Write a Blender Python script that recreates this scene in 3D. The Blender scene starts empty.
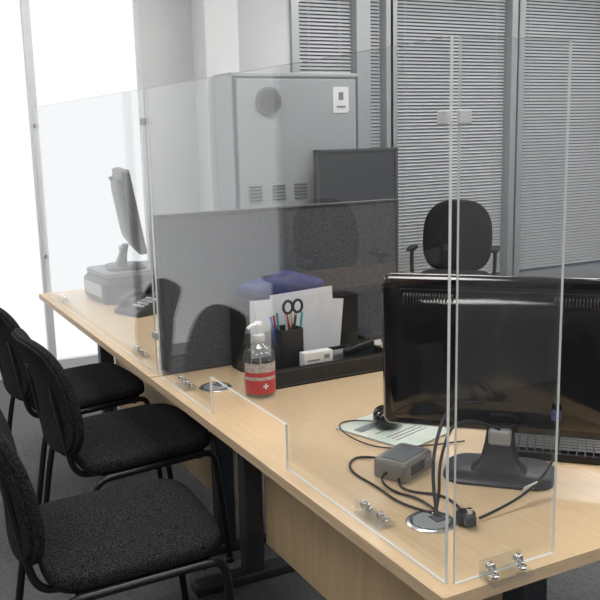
import bpy, bmesh, math, random
from mathutils import Vector, Matrix, Euler
random.seed(4)
S = bpy.context.scene
S.view_settings.view_transform = 'Standard'
COL = S.collection
PI = math.pi

# ---------------------------------------------------------------- materials
def nmat(name):
    m = bpy.data.materials.new(name); m.use_nodes = True
    nt = m.node_tree; nt.nodes.clear()
    out = nt.nodes.new('ShaderNodeOutputMaterial')
    return m, nt, out
def pmat(name, col, rough=0.5, metal=0.0, spec=0.5, col2=None, nscale=40, stretch=(1,1,1), bump=0.0, bscale=None, emit=0, coat=0, trans=0, lo=.35, hi=.65):
    m, nt, out = nmat(name)
    p = nt.nodes.new('ShaderNodeBsdfPrincipled')
    p.inputs['Base Color'].default_value = (*col, 1)
    p.inputs['Roughness'].default_value = rough
    p.inputs['Metallic'].default_value = metal
    p.inputs['Specular IOR Level'].default_value = spec
    p.inputs['Coat Weight'].default_value = coat
    p.inputs['Coat Roughness'].default_value = 0.08
    p.inputs['Transmission Weight'].default_value = trans
    if emit:
        p.inputs['Emission Color'].default_value = (*col, 1)
        p.inputs['Emission Strength'].default_value = emit
    nt.links.new(p.outputs[0], out.inputs[0])
    tc = nt.nodes.new('ShaderNodeTexCoord')
    mp = nt.nodes.new('ShaderNodeMapping'); mp.inputs['Scale'].default_value = stretch
    nt.links.new(tc.outputs['Object'], mp.inputs[0])
    if col2 is not None:
        n = nt.nodes.new('ShaderNodeTexNoise'); n.inputs['Scale'].default_value = nscale
        n.inputs['Detail'].default_value = 4
        r = nt.nodes.new('ShaderNodeValToRGB')
        r.color_ramp.elements[0].position = lo; r.color_ramp.elements[0].color = (*col, 1)
        r.color_ramp.elements[1].position = hi; r.color_ramp.elements[1].color = (*col2, 1)
        nt.links.new(mp.outputs[0], n.inputs['Vector'])
        nt.links.new(n.outputs['Fac'], r.inputs[0])
        nt.links.new(r.outputs[0], p.inputs['Base Color'])
    if bump:
        n2 = nt.nodes.new('ShaderNodeTexNoise'); n2.inputs['Scale'].default_value = bscale or nscale
        b = nt.nodes.new('ShaderNodeBump'); b.inputs['Strength'].default_value = bump; b.inputs['Distance'].default_value = 0.002
        nt.links.new(mp.outputs[0], n2.inputs['Vector'])
        nt.links.new(n2.outputs['Fac'], b.inputs['Height'])
        nt.links.new(b.outputs[0], p.inputs['Normal'])
    return m
def clearmat(name, tint, f0=0.04, rough=0.0, gcol=(1,1,1), graz=.6):
    m, nt, out = nmat(name)
    t = nt.nodes.new('ShaderNodeBsdfTransparent'); t.inputs[0].default_value = (*tint, 1)
    g = nt.nodes.new('ShaderNodeBsdfGlossy'); g.inputs['Roughness'].default_value = rough; g.inputs[0].default_value = (*gcol, 1)
    lw = nt.nodes.new('ShaderNodeLayerWeight'); lw.inputs[0].default_value = 0.5
    pw = nt.nodes.new('ShaderNodeMath'); pw.operation = 'POWER'; pw.inputs[1].default_value = 5
    ma = nt.nodes.new('ShaderNodeMath'); ma.operation = 'MULTIPLY_ADD'; ma.inputs[1].default_value = (1-f0)*graz; ma.inputs[2].default_value = f0
    mx = nt.nodes.new('ShaderNodeMixShader')
    nt.links.new(lw.outputs['Facing'], pw.inputs[0]); nt.links.new(pw.outputs[0], ma.inputs[0])
    nt.links.new(ma.outputs[0], mx.inputs[0]); nt.links.new(t.outputs[0], mx.inputs[1]); nt.links.new(g.outputs[0], mx.inputs[2])
    nt.links.new(mx.outputs[0], out.inputs[0])
    return m
def emat(name, col, s):
    m, nt, out = nmat(name)
    e = nt.nodes.new('ShaderNodeEmission'); e.inputs[0].default_value = (*col, 1); e.inputs[1].default_value = s
    nt.links.new(e.outputs[0], out.inputs[0]); return m

M_wood  = pmat('desk_laminate', (.70,.525,.335), .26, col2=(.65,.475,.29), nscale=6, stretch=(22,1.2,8), lo=.3, hi=.75)
M_wedge = pmat('desk_edge_band', (.66,.50,.33), .45, col2=(.58,.43,.27), nscale=6, stretch=(3,1,20))
M_panelw= pmat('desk_panel_wood', (.66,.49,.30), .45, col2=(.58,.42,.25), nscale=5, stretch=(6,6,1))
M_steel = pmat('desk_leg_grey', (.04,.045,.055), .45, .2)
M_fab   = pmat('chair_fabric', (.007,.007,.008), 1.0, col2=(.050,.050,.053), nscale=230, bump=.5, bscale=300, spec=.04)
M_blk   = pmat('black_plastic', (.010,.010,.011), .4)
M_gloss = pmat('gloss_black', (.005,.005,.006), .12, coat=.4)
M_tube  = pmat('black_tube', (.008,.008,.009), .35, .0)
M_grey  = pmat('grey_plastic', (.20,.21,.23), .4)
M_dgrey = pmat('darkgrey_plastic', (.045,.048,.055), .35)
M_silver= pmat('silver_metal', (.72,.72,.73), .25, .95)
M_alu   = pmat('satin_aluminium', (.42,.44,.46), .35, .4)
M_lgrey = pmat('light_grey_paint', (.60,.62,.64), .45)
M_cab   = pmat('cabinet_paint', (.37,.39,.415), .4)
M_cabd  = pmat('cabinet_seam', (.14,.15,.16), .6)
M_white = pmat('white_plastic', (.85,.85,.85), .35)
M_paper = pmat('paper', (.80,.81,.85), .8, col2=(.74,.76,.80), nscale=12)
M_ink   = pmat('ink', (.08,.08,.1), .7)
M_wall  = pmat('wall_paint', (.58,.60,.62), .8, col2=(.55,.57,.59), nscale=3)
M_walld = pmat('wall_paint_grey', (.30,.305,.31), .8, col2=(.28,.285,.29), nscale=3)
M_ceil  = pmat('ceiling_paint', (.8,.8,.8), .9)
M_floor = pmat('floor_carpet', (.07,.073,.08), .9, col2=(.11,.113,.12), nscale=90, bump=.3)
M_div   = pmat('divider_fabric', (.065,.071,.082), .95, col2=(.145,.153,.168), nscale=150, bump=.5, stretch=(1,1,2.0), lo=.36, hi=.66, spec=.1)
M_divk  = pmat('partition_dark', (.045,.05,.06), .7, col2=(.065,.07,.082), nscale=150)
M_divf  = pmat('divider_frame', (.08,.085,.095), .5)
M_blue  = pmat('blue_cloth', (.022,.035,.13), .6, col2=(.045,.065,.21), nscale=20)
M_red   = pmat('label_red', (.55,.03,.03), .45)
M_lblw  = pmat('label_pale', (.62,.60,.58), .5, col2=(.4,.3,.28), nscale=90, stretch=(1,1,2))
M_leather = pmat('black_leather', (.012,.011,.012), .4, bump=.4, bscale=400)
M_brown = pmat('dark_desk_top', (.20,.13,.09), .4, col2=(.25,.16,.11), nscale=8, stretch=(1,12,1))
M_slat  = pmat('blind_slat', (.56,.58,.60), .5)
M_back  = emat('dull_daylight_outside', (.80,.88,1.0), .10)
M_pane  = emat('frosted_daylight_pane', (.98,.99,1), 1.03)
M_lamp  = emat('luminaire_diffuser', (1,.97,.925), 13.0)
M_acr   = clearmat('acrylic_sheet', (.945,.952,.955), .055, graz=.55)
M_acre  = pmat('acrylic_cut_edge', (.75,.80,.80), .25)
M_clip  = clearmat('acrylic_block', (.95,.96,.96), .10)
M_bott  = clearmat('clear_bottle', (.94,.95,.95), .10, .05)
M_green = pmat('magazine_cover', (.50,.62,.54), .4, col2=(.72,.76,.68), nscale=9)
M_beige = pmat('beige_plastic', (.26,.255,.24), .5)
M_pens  = [pmat('pen_%d'%i, c, .4) for i,c in enumerate([(.03,.1,.5),(.5,.04,.04),(.03,.35,.35),(.02,.02,.02),(.7,.7,.7)])]
M_gel   = clearmat('gel', (.95,.97,.98), .02, .1)

# ---------------------------------------------------------------- helpers
def root(name, loc=(0,0,0), rz=0.0):
    e = bpy.data.objects.new(name, None); COL.objects.link(e)
    e.location = loc; e.rotation_euler = (0,0,rz); e.empty_display_size = .05
    return e
def addmesh(name, bm, mat, parent=None, loc=(0,0,0), rot=(0,0,0), smooth=False):
    me = bpy.data.meshes.new(name); bmesh.ops.recalc_face_normals(bm, faces=bm.faces[:]); bm.to_mesh(me); bm.free()
    for m in (mat if isinstance(mat, (list,tuple)) else [mat]): me.materials.append(m)
    if smooth:
        for p in me.polygons: p.use_smooth = True
    o = bpy.data.objects.new(name, me); COL.objects.link(o)
    o.location = loc; o.rotation_euler = rot
    if parent: o.parent = parent
    return o
def box(name, lo, hi, mat, parent=None, bev=0.0, rot=(0,0,0), seg=2):
    c = [(a+b)/2 for a,b in zip(lo,hi)]; s = [abs(b-a) for a,b in zip(lo,hi)]
    bm = bmesh.new(); bmesh.ops.create_cube(bm, size=1)
    for v in bm.verts: v.co = Vector((v.co.x*s[0], v.co.y*s[1], v.co.z*s[2]))
    if bev: bmesh.ops.bevel(bm, geom=bm.edges[:], offset=min(bev, min(s)*.45), segments=seg, profile=.5, affect='EDGES')
    return addmesh(name, bm, mat, parent, c, rot, smooth=False)
def boxc(name, c, s, mat, parent=None, bev=0.0, rot=(0,0,0), seg=2):
    return box(name, [c[i]-s[i]/2 for i in range(3)], [c[i]+s[i]/2 for i in range(3)], mat, parent, bev, rot, seg)
def multi(name, boxes, mat, parent=None, loc=(0,0,0), rot=(0,0,0)):
    bm = bmesh.new()
    for b in boxes:
        c, s = b[0], b[1]
        r = bmesh.ops.create_cube(bm, size=1)
        R = Euler(b[2]).to_matrix() if len(b) > 2 else Matrix.Identity(3)
        for v in r['verts']: v.co = R @ Vector((v.co.x*s[0], v.co.y*s[1], v.co.z*s[2])) + Vector(c)
    return addmesh(name, bm, mat, parent, loc, rot)
def lathe(name, prof, mat, parent=None, loc=(0,0,0), rot=(0,0,0), n=32, matidx=None, caps=True):
    bm = bmesh.new(); rings = []
    for r, z in prof:
        rings.append([bm.verts.new((r*math.cos(2*PI*i/n), r*math.sin(2*PI*i/n), z)) for i in range(n)])
    for k in range(len(rings)-1):
        for i in range(n):
            j = (i+1) % n
            f = bm.faces.new((rings[k][i], rings[k][j], rings[k+1][j], rings[k+1][i]))
            if matidx: f.material_index = matidx[k]
    if caps and prof[0][0] > 1e-6: bm.faces.new(rings[0])
    if caps and prof[-1][0] > 1e-6: bm.faces.new(rings[-1])
    bmesh.ops.remove_doubles(bm, verts=bm.verts[:], dist=1e-6)
    o = addmesh(name, bm, mat, parent, loc, rot, smooth=True)
    md = o.modifiers.new('es', 'EDGE_SPLIT'); md.split_angle = math.radians(40)
    return o
def arc(name, r, zs, a0, a1, mats, parent):
    bm = bmesh.new(); n = 24
    rows = [[bm.verts.new((r*math.cos(a0+(a1-a0)*i/n), r*math.sin(a0+(a1-a0)*i/n), z)) for i in range(n+1)] for z in zs]
    for k in range(len(zs)-1):
        for i in range(n):
            f = bm.faces.new((rows[k][i], rows[k][i+1], rows[k+1][i+1], rows[k+1][i])); f.material_index = k % len(mats)
    return addmesh(name, bm, mats, parent, smooth=True)
def cyl(name, r, h, mat, parent=None, loc=(0,0,0), rot=(0,0,0), n=24):
    b = min(r, h)*.12
    return lathe(name, [(0,0),(r-b,0),(r,b),(r,h-b),(r-b,h),(0,h)], mat, parent, loc, rot, n)
def tube(name, pts, r, mat, parent=None, cyclic=False, smooth=True, res=6):
    cu = bpy.data.curves.new(name, 'CURVE'); cu.dimensions = '3D'; cu.bevel_depth = r; cu.bevel_resolution = 3
    cu.resolution_u = res; cu.use_fill_caps = True
    sp = cu.splines.new('NURBS'); sp.points.add(len(pts)-1)
    for i,p in enumerate(pts): sp.points[i].co = (*p, 1)
    sp.order_u = 3; sp.use_endpoint_u = not cyclic; sp.use_cyclic_u = cyclic
    cu.materials.append(mat)
    o = bpy.data.objects.new(name, cu); COL.objects.link(o)
    if parent: o.parent = parent
    return o
def sgnp(v, e): return math.copysign(abs(v)**e, v)
def pad(name, a, b, c, e1, e2, mat, parent=None, loc=(0,0,0), rot=(0,0,0), deform=None, nu=48, nv=20):
    bm = bmesh.new(); rings = []
    for k in range(1, nv):
        ph = -PI/2 + PI*k/nv
        cp, spn = sgnp(math.cos(ph), e1), sgnp(math.sin(ph), e1)
        rings.append([bm.verts.new((a*cp*sgnp(math.cos(2*PI*i/nu), e2), b*cp*sgnp(math.sin(2*PI*i/nu), e2), c*spn)) for i in range(nu)])
    bot = bm.verts.new((0,0,-c)); top = bm.verts.new((0,0,c))
    for k in range(len(rings)-1):
        for i in range(nu):
            j = (i+1) % nu; bm.faces.new((rings[k][i], rings[k][j], rings[k+1][j], rings[k+1][i]))
    for i in range(nu):
        j = (i+1) % nu
        bm.faces.new((bot, rings[0][j], rings[0][i])); bm.faces.new((top, rings[-1][i], rings[-1][j]))
    if deform:
        for v in bm.verts: v.co = Vector(deform(v.co))
    return addmesh(name, bm, mat, parent, loc, rot, smooth=True)
def rr(w, h, r, n=6):
    pts = []
    for cx, cy, a0 in ((w/2-r, h/2-r, 0), (-w/2+r, h/2-r, 90), (-w/2+r, -h/2+r, 180), (w/2-r, -h/2+r, 270)):
        for i in range(n+1):
            a = math.radians(a0 + 90*i/n); pts.append((cx+r*math.cos(a), cy+r*math.sin(a)))
    return pts
def loft(name, secs, mat, parent=None, loc=(0,0,0), rot=(0,0,0), axis='Y', ang=35):
    bm = bmesh.new(); rings = []
    for s in secs:
        w,h,r,pos = s[:4]; ox = s[4] if len(s) > 4 else 0; oz = s[5] if len(s) > 5 else 0
        ring = []
        for (x,y) in rr(w,h,r):
            co = (x+ox, pos, y+oz) if axis == 'Y' else (x+ox, y+oz, pos)
            ring.append(bm.verts.new(co))
        rings.append(ring)
    n = len(rings[0])
    for k in range(len(rings)-1):
        for i in range(n):
            j = (i+1) % n; bm.faces.new((rings[k][i], rings[k][j], rings[k+1][j], rings[k+1][i]))
    bm.faces.new(rings[0]); bm.faces.new(rings[-1])
    o = addmesh(name, bm, mat, parent, loc, rot, smooth=True)
    md = o.modifiers.new('es', 'EDGE_SPLIT'); md.split_angle = math.radians(ang)
    return o

# ---------------------------------------------------------------- room
YB = 5.75
box('floor', (-2.6,-1.6,-.1), (6.6,YB+.3,0), M_floor)
box('ceiling', (-2.6,-1.6,3.0), (6.6,YB+.3,3.1), M_ceil)
box('wall_left', (-2.7,-1.6,0), (-2.6,YB+.3,3.0), M_walld)
box('wall_right', (6.5,-1.6,0), (6.6,YB+.3,3.0), M_wall)
box('wall_front', (-2.6,-1.7,0), (6.6,-1.6,3.0), M_walld)
wb = root('wall_back')
WX0 = -1.10
multi('wall_back_solid', [(((-2.6+WX0)/2, YB+.05, 1.5), (2.6+WX0,.1,3.0))], M_walld, wb)
box('wall_back_light', (1.84,YB,0), (2.98,YB+.1,3.0), M_wall, wb)
box('wall_back_backing', (2.98,YB+.12,0), (6.6,YB+.2,3.0), M_back, wb)
for i,(x0,x1) in enumerate([(WX0,.02),(.02,1.12),(1.12,1.84)]):
    w = root('window_%d'%(i+1))
    box('pane', (x0+.02,YB+.04,.06), (x1-.02,YB+.05,3.0), M_pane, w)
    multi('window_frame', [((x0+.012,YB+.02,1.5),(.024,.05,3.0)), ((x1-.012,YB+.02,1.5),(.024,.05,3.0)), (((x0+x1)/2,YB+.02,.04),(x1-x0,.05,.08))], M_lgrey, w)
box('wall_column', (2.20,5.50,0), (2.44,YB,3.0), M_lgrey, None, .01)
panes = [(3.0,3.50),(3.60,3.76),(3.84,4.98),(5.10,6.35)]
for i,(x0,x1) in enumerate(panes):
    w = root('window_%d'%(i+4))
    multi('glazing_frame', [((x0-.02,YB+.02,1.5),(.06,.10,3.0)), ((x1+.02,YB+.02,1.5),(.06,.10,3.0)), (((x0+x1)/2,YB+.02,.14),(x1-x0,.09,.28)), (((x0+x1)/2,YB+.02,2.95),(x1-x0,.09,.1))], M_alu, w)
    sl = []; z = .32
    while z < 2.9:
        sl.append((((x0+x1)/2, YB+.055, z), (x1-x0-.03, .028, .0014), (math.radians(42),0,0))); z += .0262
    multi('blind_slats', sl, M_slat, w)
    multi('blind_cords', [((x, YB+.035, 1.6), (.003,.003,2.6)) for x in (x0+.12, x1-.12)], M_lgrey, w)
for x in (-1.3, 1.0, 3.3, 5.3):
    for y in (-.3, 2.2, 4.6):
        l = root('ceiling_light', (x,y,2.985))
        boxc('housing', (0,0,.005), (1.25,.62,.02), M_white, l)
        boxc('diffuser', (0,0,-.008), (1.2,.57,.01), M_lamp, l)

# ---------------------------------------------------------------- electrical cabinet
c = root('metal_cabinet', (2.71,5.2,0))
box('carcass', (-.47,0,.0), (.47,.29,1.92), M_cab, c, .006)
box('door', (-.44,-.018,.08), (.44,0,1.88), M_cab, c, .004)
multi('door_seam', [((-.455,-.004,.98),(.012,.01,1.84)), ((.455,-.004,.98),(.012,.01,1.84)), ((0,-.004,1.893),(.92,.01,.01))], M_cabd, c)
lathe('round_vent', [(0,0),(.085,0),(.09,.004),(.09,.012),(0,.012)], M_grey, c, (-.22,-.018,1.74), (PI/2,0,0))
multi('round_vent_holes', [((-.22+dx,-.033,1.74+dz),(.006,.004,.006)) for dx in [i*.014-.07 for i in range(11)] for dz in [i*.014-.07 for i in range(11)] if dx*dx+dz*dz < .0052], M_ink, c)
lv = []
for gx in (-.33,-.16,.0,.15,.30):
    for j in range(5): lv.append(((gx,-.022,1.11+j*.022),(.09,.012,.007),(math.radians(30),0,0)))
multi('louvres', lv, M_cabd, c)
box('notice_sheet', (.26,-.022,1.66), (.38,-.018,1.83), M_paper, c)
multi('notice_text', [((.32,-.0235,1.77),(.035,.002,.05)), ((.32,-.0235,1.70),(.07,.002,.012))], M_grey, c)
cyl('lock', .014, .012, M_silver, c, (.38,-.018,1.0), (PI/2,0,0))

# ---------------------------------------------------------------- desks
XF, XR = .843, 1.83
def desk(y0, y1, legs):
    d = root('office_desk', ((XF+XR)/2,(y0+y1)/2,0))
    hx, hy = (XR-XF)/2, (y1-y0)/2
    box('desk_top', (-hx+.003,-hy+.003,.724), (hx-.003,hy-.003,.75), M_wood, d, .002)
    multi('edge_band', [((-hx+.001,0,.737),(.004,2*hy,.0255)), ((hx-.001,0,.737),(.004,2*hy,.0255)), ((0,-hy+.001,.737),(2*hx,.004,.0255)), ((0,hy-.001,.737),(2*hx,.004,.0255))], M_wedge, d)
    k = -hx+.34
    box('modesty_panel', (k,-hy+.14,.13), (k+.02,hy-.14,.722), M_panelw, d)
    for s in legs:
        yy = s*(hy-.12)
        box('leg_column', (k-.08,yy-.03,.035), (k-.01,yy+.03,.70), M_steel, d, .006)
        box('leg_column_rear', (k+.22,yy-.03,.035), (k+.29,yy+.03,.70), M_steel, d, .006)
        box('leg_foot', (k-.27,yy-.035,.0), (k+.56,yy+.035,.04), M_steel, d, .01)
        box('leg_head', (k-.28,yy-.025,.69), (k+.56,yy+.025,.723), M_steel, d, .004)
    box('beam_front', (k-.27,-hy+.12,.695), (k-.24,hy-.12,.722), M_steel, d)
    return d
desk(1.114, 2.722, (-1,1))
desk(2.732, 4.56, (-1,1))

dv = root('desk_divider', (1.362,2.735,0))
hw = .465
box('fabric_core', (-hw,-.012,.757), (hw,.012,1.285), M_div, dv, .005)
multi('frame', [((-hw-.003,0,1.02),(.008,.03,.535)), ((hw+.003,0,1.02),(.008,.03,.535)), ((0,0,1.287),(2*hw+.01,.03,.006)), ((0,0,.758),(2*hw+.01,.03,.014))], M_divf, dv)

# ---------------------------------------------------------------- acrylic screens
def slab(name, poly, t, parent, plane='YZ', at=0.0):
    bm = bmesh.new()
    def co(u, v, o): return (at+o, u, v) if plane == 'YZ' else (u, at+o, v)
    A = [bm.verts.new(co(u,v,-t/2)) for u,v in poly]; B = [bm.verts.new(co(u,v,t/2)) for u,v in poly]
    f1 = bm.faces.new(A); f2 = bm.faces.new(B[::-1]); f1.material_index = f2.material_index = 0
    n = len(poly)
    for i in range(n):
        f = bm.faces.new((A[i], B[i], B[(i+1)%n], A[(i+1)%n])); f.material_index = 1
    return addmesh(name, bm, [M_acr, M_acre], parent)
def clamp(parent, x, y, rz):
    h = bpy.data.objects.new('clamp', None); COL.objects.link(h); h.parent = parent; h.location = (x,y,.7505); h.rotation_euler = (0,0,rz)
    boxc('clamp_plate', (0,.024,.005), (.095,.045,.010), M_clip, h, .003)
    boxc('clamp_upright', (0,.0065,.022), (.095,.008,.026), M_clip, h, .002)
    for sx in (-.032,.032):
        cyl('bolt_head', .009, .006, M_silver, h, (sx,.028,.010))
        cyl('bolt_stem', .0045, .014, M_silver, h, (sx,.028,.010))
        cyl('side_bolt', .008, .012, M_silver, h, (sx,.011,.026), (-PI/2,0,0))
ZT = 1.69
a1 = root('acrylic_screen')
slab('front_sheet', [(1.150,.751),(1.776,.751),(1.776,.862),(2.26,.862),(2.26,.751),(2.715,.751),(2.715,ZT),(1.150,ZT)], .006, a1, 'YZ', .877)
slab('side_sheet', [(.888,.751),(1.122,.751),(1.122,ZT),(.888,ZT)], .006, a1, 'XZ', 1.143)
clamp(a1, .8812, 1.43, -PI/2); clamp(a1, .8812, 2.55, -PI/2)
clamp(a1, .985, 1.1390, PI)
boxc('corner_clip_front', (.8700,1.162,1.565), (.007,.026,.024), M_lgrey, a1, .003)
boxc('corner_clip_side', (.893,1.1365,1.565), (.026,.007,.024), M_lgrey, a1, .003)
a2 = root('acrylic_screen')
slab('front_sheet', [(2.75,.751),(4.50,.751),(4.50,ZT),(2.75,ZT)], .006, a2, 'YZ', .877)
clamp(a2, .8808, 3.02, -PI/2); clamp(a2, .8808, 4.25, -PI/2)
for z in (1.59,.89): boxc('joint_clip', (.8705,2.735,z), (.008,.05,.024), M_alu, a2, .003)
for z in (1.60,.95): boxc('end_clip', (.8705,4.488,z), (.010,.036,.022), M_alu, a2, .003)

# ---------------------------------------------------------------- visitor chairs
def vchair(x, y, rz):
    r = root('visitor_chair', (x,y,0), rz)
    def ds(v):
        X,Y,Z = v
        Z -= .10*max(0, (X-.12))**1.5
        Z += .010*(1-(Y/.25)**2)*(1 if v.z > 0 else .3)
        return (X,Y,Z)
    pad('seat', .242,.262,.032,.45,.38, M_fab, r, (0.015,0,.455), (0,math.radians(-2),0), ds)
    pad('seat_shell', .225,.245,.012,.5,.38, M_blk, r, (0.01,0,.420))
    def db(v):
        X,Y,Z = v
        X += .55*Y*Y - .03*(Z/.2)**2
        Y *= 1 - .08*max(0, Z/.2)
        return (X,Y,Z)
    pad('backrest', .022,.240,.215,.5,.45, M_fab, r, (-.275,0,.685), (0,math.radians(-12),0), db, nu=40, nv=40)
    pad('backrest_shell', .010,.230,.205,.5,.45, M_fab, r, (-.295,0,.685), (0,math.radians(-12),0), db, nu=40, nv=30)
    for s in (-1,1):
        yy = s*.275
        tube('side_frame', [(.27,yy,.012),(.262,yy,.12),(.235,yy,.34),(.225,yy,.435),(.16,yy,.437),(-.10,yy,.425),(-.20,yy,.42),(-.225,yy,.33),(-.26,yy,.12),(-.28,yy,.012)], .0115, M_tube, r)
        tube('back_upright', [(-.02,s*.17,.405),(-.18,s*.17,.403),(-.245,s*.17,.42),(-.268,s*.17,.52),(-.300,s*.16,.74)], .011, M_tube, r)
        cyl('foot_cap_front', .015, .02, M_blk, r, (.27,yy,0)); cyl('foot_cap_rear', .015, .02, M_blk, r, (-.28,yy,0))
    tube('cross_bar_front', [(.17,-.275,.43),(.17,-.2,.403),(.17,.2,.403),(.17,.275,.43)], .010, M_tube, r)
    tube('cross_bar_rear', [(-.15,-.275,.42),(-.15,-.2,.40),(-.15,.2,.40),(-.15,.275,.42)], .010, M_tube, r)
    return r
vchair(.580, 2.28, math.radians(-3))
vchair(.835, 3.02, math.radians(2))
vchair(.82, 3.76, math.radians(4))

# ---------------------------------------------------------------- swivel chairs
def ochair(x, y, rz, top=1.02):
    r = root('office_chair', (x,y,0), rz)
    pad('seat', .24,.245,.04,.5,.4, M_fab, r, (0,0,.50))
    pad('seat_pan', .20,.20,.015,.5,.4, M_blk, r, (0,0,.455))
    def db(v):
        X,Y,Z = v; X += .5*Y*Y; Y *= 1-.18*max(0, Z/.26)**2; return (X,Y,Z)
    pad('backrest', .035,.25,.26,.6,.6, M_fab, r, (-.27,0,top-.25), (0,math.radians(-8),0), db, nu=40, nv=32)
    tube('back_spine', [(-.05,0,.45),(-.24,0,.45),(-.30,0,.5),(-.31,0,top-.25)], .018, M_blk, r)
    cyl('gas_lift', .025, .32, M_blk, r, (0,0,.13))
    for s in (-1,1):
        tube('armrest', [(.0,s*.24,.47),(.0,s*.29,.5),(.0,s*.29,.68),(-.02,s*.29,.70),(-.12,s*.29,.70)], .014, M_blk, r)
        pad('arm_pad', .12,.03,.014,.5,.5, M_blk, r, (-.02,s*.29,.71), nu=24, nv=12)
    for i in range(5):
        a = 2*PI*i/5
        tube('star_leg', [(0,0,.14),(.15*math.cos(a),.15*math.sin(a),.125),(.26*math.cos(a),.26*math.sin(a),.075)], .02, M_blk, r)
        lathe('caster', [(0,-.02),(.02,-.02),(.028,-.014),(.028,.014),(.02,.02),(0,.02)], M_blk, r, (.26*math.cos(a),.26*math.sin(a),.028), (PI/2,0,a), n=16)
    return r
ochair(3.74, 4.87, math.radians(225))

# ---------------------------------------------------------------- other furniture
fp = root('standing_partition', (3.10,5.10,0))
box('fabric', (-.30,-.018,.06), (.30,.018,1.41), M_divk, fp, .006)
multi('frame', [((-.31,0,.71),(.02,.045,1.42)), ((.31,0,.71),(.02,.045,1.42)), ((0,0,1.412),(.64,.045,.016)), ((0,0,.05),(.6,.04,.03))], M_divf, fp)
multi('feet', [((sx*.30,0,.012),(.05,.12,.024)) for sx in (-1,1)], M_steel, fp)
# waiting-side desk, chair and equipment on the left of the room (seen mirrored in the acrylic)
d2 = root('dark_side_desk', (-.95,4.10,0))
box('top', (-.66,-.30,.722), (.66,.30,.75), M_brown, d2, .003)
multi('legs', [((sx*.60,0,.361),(.03,.54,.72)) for sx in (-1,1)], M_steel, d2)
box('back_panel', (-.585,-.02,.3), (.585,0,.72), M_steel, d2)
ochair(-1.15, 4.95, math.radians(-90), 1.08)

# ---------------------------------------------------------------- monitors
def monitor(name, loc, rz, w, h, zc, tilt, body, shell, neckw=.09, base=(.26,.20), stand_mat=None, base_mat=None, boff=-.03):
    r = root(name, loc, rz); sm = stand_mat or M_blk; bmt = base_mat or sm
    hd = bpy.data.objects.new('head', None); COL.objects.link(hd); hd.parent = r; hd.location = (0,0,zc); hd.rotation_euler = (tilt,0,0)
    loft('bezel', [(w,h,.018,.022),(w+.002,h+.002,.019,.016),(w+.002,h+.002,.019,-.006),(w-.012,h-.012,.016,-.016)], body, hd)
    loft('rear_shell', [(w-.03,h-.03,.02,-.012),(w-.06,h-.06,.03,-.026),(w-.16,h-.13,.04,-.044),(w-.22,h-.18,.03,-.048)], shell, hd)
    box('screen', (-w/2+.018,.021,-h/2+.022), (w/2-.018,.0235,h/2-.018), M_ink, hd)
    vs = []
    for s in (-1,1):
        for i in range(16): vs.append(((s*(w*.20+.0075*i), -.030, h*.5-.062), (.003,.012,.05), (math.radians(18),0,0)))
    multi('vent_slots', vs, M_dgrey, hd)
    multi('vent_line', [((0,-.0225,h*.5-.030),(w-.09,.006,.004))], M_dgrey, hd)
    zb = zc-h/2
    boxc('hinge', (0,-.040,zb+.004), (.052,.030,.040), M_alu, r, .006)
    loft('neck', [(neckw+.06,.06,.012,.012,0,-.050),(neckw+.02,.045,.012,.03,0,-.047),(neckw,.032,.01,zb-.012,0,-.036),(neckw-.01,.028,.01,zb+.03,0,-.024)], sm, r, axis='Z')
    loft('base', [(base[0],base[1],.05,0,0,boff),(base[0],base[1],.05,.006,0,boff),(base[0]-.02,base[1]-.02,.045,.013,0,boff)], bmt, r, axis='Z')
    return r
rad = math.radians
monitor('desktop_monitor', (1.325,1.53,.7503), rad(-45.5), .57,.375,.272, rad(3), M_gloss, M_gloss, .07, (.25,.18), M_blk, M_dgrey, -.045)

pr = root('desktop_printer', (1.24,4.22,.7503), rad(4))
loft('body', [(.38,.32,.03,0),(.40,.34,.03,.02),(.40,.34,.03,.10),(.37,.31,.03,.12)], M_dgrey, pr, axis='Z')
loft('lid', [(.36,.30,.02,.12),(.37,.31,.02,.126),(.37,.31,.02,.145),(.35,.29,.02,.15)], M_grey, pr, axis='Z')
box('output_slot', (-.15,-.172,.035), (.15,-.16,.07), M_ink, pr)
box('paper_tray', (-.13,-.23,.02), (.13,-.16,.03), M_lgrey, pr)
box('control_panel', (.10,-.174,.085), (.17,-.168,.105), M_lgrey, pr)
box('side_trim', (-.203,-.12,.03), (-.198,.12,.09), M_lgrey, pr)
monitor('flat_monitor', (1.235,4.20,.9008), rad(-100), .46,.40,.285, rad(9), M_blk, M_blk, .08, (.24,.19), M_dgrey)

ph = root('desk_phone', (1.17,3.80,.7503), rad(-70))
bm = bmesh.new()
prof = [(-.11,0),(.11,0),(.11,.075),(.09,.08),(-.11,.02)]
A = [bm.verts.new((-.09,y,z)) for y,z in prof]; B = [bm.verts.new((.09,y,z)) for y,z in prof]
bm.faces.new(A); bm.faces.new(B[::-1])
for i in range(5): bm.faces.new((A[i],B[i],B[(i+1)%5],A[(i+1)%5]))
bmesh.ops.bevel(bm, geom=bm.edges[:], offset=.004, segments=2, affect='EDGES')
addmesh('phone_body', bm, M_dgrey, ph)
sl = math.atan2(.06,.20)
multi('keypad', [((.0+.02*i, -.06+.024*j, .0395+.0072*j), (.013,.016,.006), (sl,0,0)) for i in range(4) for j in range(4)], M_lgrey, ph)
boxc('display', (.03,.062,.075), (.08,.035,.004), M_grey, ph, 0, (sl,0,0))
pad('handset_grip', .020,.095,.014,.6,.6, M_blk, ph, (-.06,0,.085), (sl,0,0), nu=20, nv=12)
pad('ear_piece', .026,.028,.022,.6,.6, M_blk, ph, (-.06,.075,.093), (sl,0,0), nu=20, nv=12)
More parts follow.
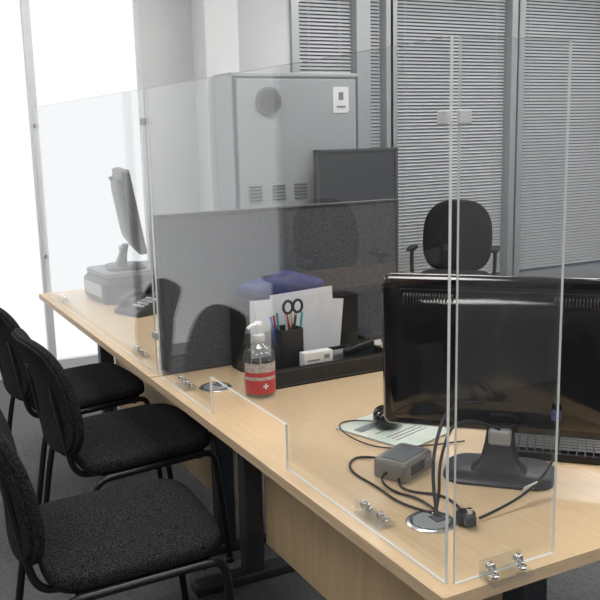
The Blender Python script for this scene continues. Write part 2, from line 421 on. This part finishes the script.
pad('mouth_piece', .026,.028,.022,.6,.6, M_blk, ph, (-.06,-.075,.052), (sl,0,0), nu=20, nv=12)

monitor('side_monitor', (-1.30,4.10,.7503), rad(-20), .44,.30,.26, rad(4), M_gloss, M_blk, .07, (.2,.16))

# ---------------------------------------------------------------- desk items
def grommet(x, y, rz):
    g = root('cable_grommet', (x,y,.7502), rz)
    lathe('ring', [(0,0),(.052,0),(.052,.002),(.048,.005),(.041,.005),(.040,.0035),(0,.0035)], M_silver, g, n=48)
    lathe('lid', [(0,.0035),(.037,.0035),(.037,.005),(0,.0055)], M_alu, g, n=40)
    boxc('slot', (.018,0,.0062), (.028,.030,.002), M_ink, g)
    return g
grommet(.985,2.50, .5); grommet(1.0,1.365, 0)
cc = root('cable_clip', (1.058,1.325,.7505), -.3)
cyl('collar', .020, .026, M_blk, cc, (0,0,.0))
boxc('lug', (.0,-.022,.018), (.022,.026,.022), M_dgrey, cc, .004)
cyl('lug_screw', .006, .03, M_silver, cc, (0,-.02,.012))

b = root('hand_sanitizer_bottle', (1.073,2.35,.7503), 0)
lathe('bottle', [(0,.002),(.036,0),(.046,.004),(.049,.012),(.049,.125),(.046,.142),(.034,.158),(.018,.167),(.015,.172),(.015,.182)], M_bott, b, n=40)
lathe('liquid', [(0,.005),(.044,.006),(.046,.015),(.046,.118),(.044,.120),(0,.120)], M_gel, b, n=32)
am = rad(-108)
arc('label', .0497, [.016,.030,.060,.070,.084,.112], am-rad(68), am+rad(68), [M_red,M_red,M_lblw,M_red,M_lblw], b)
for a in (am+.25,):
    boxc('label_cross', (.0503*math.cos(a), .0503*math.sin(a), .042), (.0015,.016,.005), M_white, b, 0, (0,0,a))
    boxc('label_cross_v', (.0503*math.cos(a), .0503*math.sin(a), .042), (.0015,.005,.016), M_white, b, 0, (0,0,a))
lathe('collar', [(0,.174),(.018,.174),(.019,.176),(.019,.192),(.014,.196),(0,.196)], M_white, b, n=28)
cyl('pump_stem', .006, .026, M_white, b, (0,0,.194), n=14)
lathe('pump_head', [(0,.216),(.012,.216),(.014,.219),(.014,.229),(.011,.233),(0,.234)], M_white, b, n=24)
tube('pump_spout', [(0,0,.226),(-.024,-.012,.227),(-.040,-.020,.225),(-.044,-.022,.219)], .0048, M_white, b)
tube('dip_tube', [(0,0,.19),(.003,0,.1),(.012,0,.01)], .0025, M_lgrey, b)

og = root('desk_organizer', (1.36,2.465,.7502), .01)
W, D, H = .445, .17, .062
multi('tray', [((0,0,.003),(W,D,.006)), ((0,-D/2+.004,H/2),(W,.008,H)), ((0,D/2-.004,H/2),(W,.008,H)), ((-W/2+.004,0,H/2),(.008,D-.014,H)), ((W/2-.004,0,H/2),(.008,D-.014,H)), ((-.03,0,.026),(.006,D-.014,.046))], M_leather, og)
multi('stitching', [((-W/2+.012+.0125*i,-D/2-.0005,zz),(.007,.002,.0012)) for i in range(35) for zz in (.008,H-.007)], M_grey, og)
loft('pen_cup', [(.085,.085,.01,.006),(.085,.085,.01,.165),(.077,.077,.008,.165),(.077,.077,.008,.02)], M_leather, og, (-.115,.035,0), axis='Z')
for i in range(8):
    a = random.uniform(-.25,.25); bb = random.uniform(-.2,.2)
    cyl('pen', .004, .165, M_pens[i%5], og, (-.145+.010*i, .028+.012*(i%3), .045), (a*.6,bb,0), n=10)
for s in (-1,1):
    tube('scissor_handle', [(-.100+s*.018+.017*math.cos(t), .018, .236+.021*math.sin(t)) for t in [2*PI*i/12 for i in range(12)]], .0045, M_blk, og, cyclic=True)
    boxc('scissor_blade', (-.100+s*.004,.018,.15), (.010,.002,.14), M_silver, og, 0, (0,s*.09,0))
boxc('carton', (-.055+.0,-.052,.052), (.105,.035,.088), M_white, og, .001)
multi('carton_print', [((-.075,-.0702,.07),(.045,.001,.005)), ((-.055,-.0702,.055),(.07,.001,.003)), ((-.055,-.0702,.048),(.07,.001,.003)), ((-.025,-.0702,.078),(.02,.001,.014))], M_grey, og)
loft('stapler_base', [(.13,.034,.012,.03),(.13,.034,.012,.04)], M_blk, og, (.14,0,0), (0,0,.15), axis='Z')
pad('stapler_arm', .065,.017,.016,.5,.5, M_blk, og, (.14,.0,.070), (0,rad(-8),.15))
boxc('staple_magazine', (.14,0,.052), (.12,.018,.02), M_dgrey, og, .002, (0,rad(-4),.15))
boxc('small_items', (.10,.045,.03), (.14,.05,.05), M_grey, og, .006)
dc = root('document_stack', (1.34,2.592,.7505), 0)
for i,(dx,an,hh) in enumerate([(-.045,-.06,.240),(.0,.03,.230),(.045,.12,.225),(.02,-.04,.255),(-.06,.02,.235)]):
    boxc('sheet', (dx,-.012+.006*i,hh/2+.006), (.24,.0015,hh), M_paper, dc, 0, (-.03,an,0))
fb = root('file_box', (1.36,2.66,.7503), 0)
HB = .215
multi('box_shell', [((0,0,.003),(.46,.085,.006)), ((0,-.040,HB/2),(.46,.005,HB)), ((0,.040,HB/2),(.46,.005,HB)), ((-.2275,0,HB/2),(.005,.078,HB)), ((.2275,0,HB/2),(.005,.078,HB)), ((0,0,HB+.003),(.464,.089,.006))], M_blk, fb)
def dpch(v):
    x,y,z = v
    k = 1 + .25*math.sin(x*22+1.0)
    return (x, y, z*k + .006*math.sin(x*60+y*60) - .03*x)
pad('blue_pouch', .165,.043,.042,.75,.6, M_blue, fb, (-.055,-.002,.268), (0,0,0), dpch)
bk = root('notebook_stack', (1.64,2.65,.7505), .1)
for i in range(3): boxc('notebook', (0,.002*i,.012+.022*i), (.075,.10,.020), [M_grey,M_paper,M_dgrey][i], bk, .002)
mg = root('magazine', (1.245,1.87,.7505), rad(18))
boxc('pages', (0,0,.002), (.19,.25,.004), M_paper, mg)
boxc('cover', (0,0,.0045), (.192,.252,.0008), M_green, mg)
multi('cover_print', [((-.03,.06,.0052),(.10,.03,.0006)), ((.0,-.03,.0052),(.13,.004,.0006)), ((.0,-.045,.0052),(.13,.004,.0006)), ((.0,-.06,.0052),(.13,.004,.0006)), ((-.02,.01,.0052),(.09,.004,.0006))], M_grey, mg)
ms = root('computer_mouse', (1.255,1.915,.7565), .9)
pad('mouse_body', .064,.040,.023,.7,.85, M_gloss, ms, (0,0,.023), (0,0,0), lambda v: (v.x, v.y, max(v.z,-.0225)*(1.0-.25*(v.x/.06))))
boxc('scroll_wheel', (.030,0,.038), (.014,.005,.008), M_dgrey, ms, .002)
sp = root('adapter_box', (1.105,1.62,.7505), rad(25))
loft('shell', [(.125,.085,.01,0),(.13,.09,.012,.004),(.13,.09,.012,.040),(.122,.082,.010,.046)], M_beige, sp, axis='Z')
boxc('front_port', (-.01,-.0455,.024), (.06,.002,.024), M_ink, sp)
boxc('power_led', (.038,-.0455,.028), (.01,.002,.006), M_lgrey, sp)
boxc('top_plate', (0,0,.0465), (.10,.06,.002), M_grey, sp)
kb = root('keyboard', (1.566,1.478,.7505), rad(-45))
loft('kb_body', [(.44,.15,.012,0),(.445,.155,.014,.006),(.44,.15,.012,.018)], M_blk, kb, axis='Z')
multi('keys', [((-.20+.0195*i,-.052+.0205*j,.0215),(.016,.0165,.007)) for i in range(21) for j in range(6)], M_blk, kb)

zc = .7545
cb = root('desk_cables')
tube('cable_1', [(1.02,1.39,.757),(.99,1.46,zc),(1.00,1.56,zc),(.99,1.68,zc),(1.04,1.75,zc),(1.09,1.73,zc),(1.10,1.66,.765)], .003, M_blk, cb)
tube('cable_2', [(1.03,1.38,.758),(1.05,1.46,zc),(1.01,1.53,zc),(1.02,1.60,zc+.01),(1.06,1.60,.77)], .003, M_blk, cb)
tube('cable_3', [(1.02,1.37,.758),(1.03,1.40,.80),(1.06,1.44,.88),(1.15,1.50,.95),(1.24,1.50,.93)], .004, M_blk, cb)
tube('cable_4', [(1.02,1.38,.758),(1.04,1.39,.78),(1.06,1.42,.86),(1.14,1.46,.94),(1.25,1.45,.88)], .0035, M_blk, cb)
tube('cable_6', [(1.24,1.91,.762),(1.20,1.97,zc+.006),(1.13,1.98,zc+.006),(1.10,1.88,zc+.006),(1.13,1.76,zc),(1.25,1.72,zc),(1.35,1.70,zc)], .002, M_blk, cb)
tube('cable_7', [(1.07,1.585,.765),(1.04,1.55,zc),(1.05,1.50,zc),(1.10,1.46,zc),(1.09,1.38,zc),(1.06,1.345,.765)], .003, M_blk, cb)
tube('plug_lead', [(1.372,1.402,.90),(1.36,1.37,.86),(1.30,1.35,.80),(1.20,1.33,.765),(1.09,1.32,.757)], .003, M_blk, cb)
boxc('blue_plug', (1.372,1.402,.905), (.022,.018,.024), M_blue, cb, .004, (0,0,-.8))
boxc('cable_tag', (1.24,1.34,.783), (.045,.002,.022), M_paper, cb, 0, (.5,0,.2))

# ---------------------------------------------------------------- world + camera
w = bpy.data.worlds.new('World'); S.world = w; w.use_nodes = True
w.node_tree.nodes['Background'].inputs[0].default_value = (.8,.85,.9,1)
w.node_tree.nodes['Background'].inputs[1].default_value = .3

cam = bpy.data.cameras.new('Camera'); co = bpy.data.objects.new('Camera', cam); COL.objects.link(co)
vx = Vector((1705,209,-870)).normalized(); vy = Vector((-463,159,-870)); vy = (vy - vx*vy.dot(vx)).normalized()
vz = vx.cross(vy)
Mx = Matrix((vx, vy, vz)).to_4x4(); Mx.translation = (0,0,1.55)
co.matrix_world = Mx
cam.sensor_width = 36; cam.lens = 52.2; cam.clip_start = .02
S.camera = co
